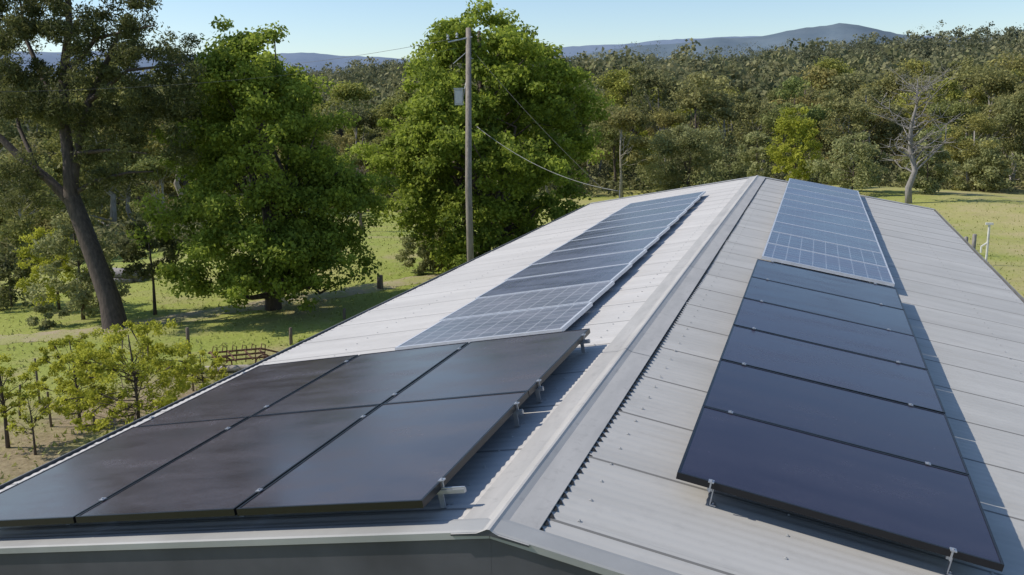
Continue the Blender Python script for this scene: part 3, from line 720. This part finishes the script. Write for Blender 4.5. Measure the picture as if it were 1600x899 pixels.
e = empty('water_standpipe', P0, 'white metal standpipe with bracket beyond the right eave', 'standpipe')
M['whitemetal'] = simple('white_metal', (.6, .6, .58), .5)
mb = MB(); mb.tube([(0, 0, -.2), (0, 0, h)], .045, 8); mb.build('pipe', M['whitemetal'], e)
mb = MB(); mb.box((0, 0, h), (.14, .06, .04)); mb.build('top_plate', M['whitemetal'], e)
mb = MB(); mb.tube([(.0, 0, h*.55), (-.22, 0, h*.45), (-.22, 0, h*.3)], .035, 6); mb.build('tap', M['whitemetal'], e)
P0 = at(372, 574); e = empty('rusty_farm_implement', P0, 'rusty orange farm implement lying in grass left of the shed', 'farm implement', rot=(.12, .10, .9)); e.scale = (.6, .6, .65)
mb = MB()
for yy in (-.5, 0, .5): mb.tube([(-1.1, yy, .45), (1.1, yy, .5)], .04, 6)
for xx in (-1, -.3, .4, 1): mb.tube([(xx, -.6, .47), (xx, .6, .47)], .035, 6)
mb.tube([(1.1, -.5, .5), (1.9, 0, .4), (1.1, .5, .5)], .04, 6); mb.build('frame', M['rust'], e)
for sx in (-.8, .8):
    mb = MB()
    for k in range(16):
        a, b_ = k*math.pi/8, (k+1)*math.pi/8; mb.tube([(sx+.33*math.cos(a), -.72, .35+.33*math.sin(a)), (sx+.33*math.cos(b_), -.72, .35+.33*math.sin(b_))], .03, 5)
        if k % 2 == 0: mb.tube([(sx, -.72, .35), (sx+.33*math.cos(a), -.72, .35+.33*math.sin(a))], .012, 4)
    mb.build('wheel', M['rust'], e)
for k in range(6):
    mb = MB(); x = -1+k*.4; mb.tube([(x, .3, .5), (x+.05, .35, .75), (x+.2, .35, .7), (x+.22, .35, .05)], .022, 5); mb.build('tine', M['rust'], e)
P0 = at(392, 574); mb = MB(); mb.tube([(-1.2, -.5, .08), (0, -.45, .12), (.9, -.55, .1)], [.09, .08, .07], 9); o = mb.build('fallen_log', M['bark_pale'], None, True); o.location = P0; o.rotation_euler = (0, 0, .3); tag(o, 'pale fallen log beside the rusty implement', 'log')
P0 = at(185, 440); rng = np.random.default_rng(3)
for k in range(9):
    mb = MB(); y = (k % 5)*.3-.6+(.15 if k > 4 else 0); z = .12+(.22 if k > 4 else 0)
    mb.tube([(-1.3+rng.uniform(-.3, .3), y, z), (1.3+rng.uniform(-.3, .3), y+.1, z+.02)], [.13, .11], 8)
    o = mb.build('cut_log', M['dead'], None, True); o.location = P0; tag(o, 'grey log in the woodpile behind the leaning gum', 'log', 'logs of the woodpile')
# grass tufts as stuff
rng = np.random.default_rng(8); V = []; n = 0
pts = []
while len(pts) < 30000:
    a = rng.uniform(-.62, .62); rh = 7+60*rng.uniform()**1.6; x, y = polar(rh, a)
    if -4.5 < x < 4.4 and 2.5 < y < 22.4: continue
    pts.append((x, y))
pts = np.array(pts); z = gz(pts[:, 0], pts[:, 1]); n = len(pts)
ang = rng.uniform(0, 6.28, n); hgt = rng.uniform(.02, .12, n); w = rng.uniform(.02, .045, n); lean = rng.normal(0, .05, (n, 2))
Pb = np.c_[pts, z-.01]; dx = np.c_[np.cos(ang)*w, np.sin(ang)*w, np.zeros(n)]; tp = Pb+np.c_[lean, hgt]
V = np.stack([Pb-dx, Pb+dx, tp], 1).reshape(-1, 3); m = fast_mesh('grass', V, np.arange(3*n).reshape(-1, 3), 3)
m.attributes.new('tint', 'FLOAT', 'FACE').data.foreach_set('value', rng.uniform(0, 1, n).astype(np.float32))
M['grass'] = leafmat('grass_blades', (.22, .26, .055), (.45, .43, .16), .3)
tag(link('grass_tufts', m, M['grass']), 'short green and straw coloured grass tufts over the paddock', 'grass', kind='stuff')

# ------------------------------------------------------------ camera, light
cam = bpy.data.cameras.new('Camera'); co = bpy.data.objects.new('Camera', cam); C.objects.link(co)
cam.sensor_width = 36; cam.lens = 36*F_PX/1600; cam.clip_end = 30000; cam.clip_start = .05
Mx = Matrix(((R2[0], U2[0], -Ff[0], CAM[0]), (R2[1], U2[1], -Ff[1], CAM[1]), (R2[2], U2[2], -Ff[2], CAM[2]), (0, 0, 0, 1)))
co.matrix_world = Mx; bpy.context.scene.camera = co
EL = math.radians(43); SR = math.radians(258)
sd = Vector((math.sin(SR)*math.cos(EL), math.cos(SR)*math.cos(EL), math.sin(EL)))
sun = bpy.data.lights.new('Sun', 'SUN'); sun.energy = 4.4; sun.angle = math.radians(.5); sun.color = (1, .92, .81)
so = bpy.data.objects.new('Sun', sun); C.objects.link(so); so.rotation_euler = sd.to_track_quat('Z', 'Y').to_euler(); so.location = (0, 0, 40)
w = bpy.data.worlds.new('World'); bpy.context.scene.world = w; w.use_nodes = True; nt = w.node_tree
sky = nt.nodes.new('ShaderNodeTexSky'); sky.sky_type = 'NISHITA'; sky.sun_disc = False; sky.sun_elevation = EL; sky.sun_rotation = SR; sky.air_density = 1.0; sky.dust_density = .6; sky.altitude = 600; sky.ozone_density = 3.0
bg = nt.nodes['Background']; nt.links.new(sky.outputs[0], bg.inputs[0]); bg.inputs[1].default_value = .15
sc = bpy.context.scene; sc.view_settings.view_transform = 'Standard'; sc.view_settings.look = 'None'; sc.view_settings.exposure = 0
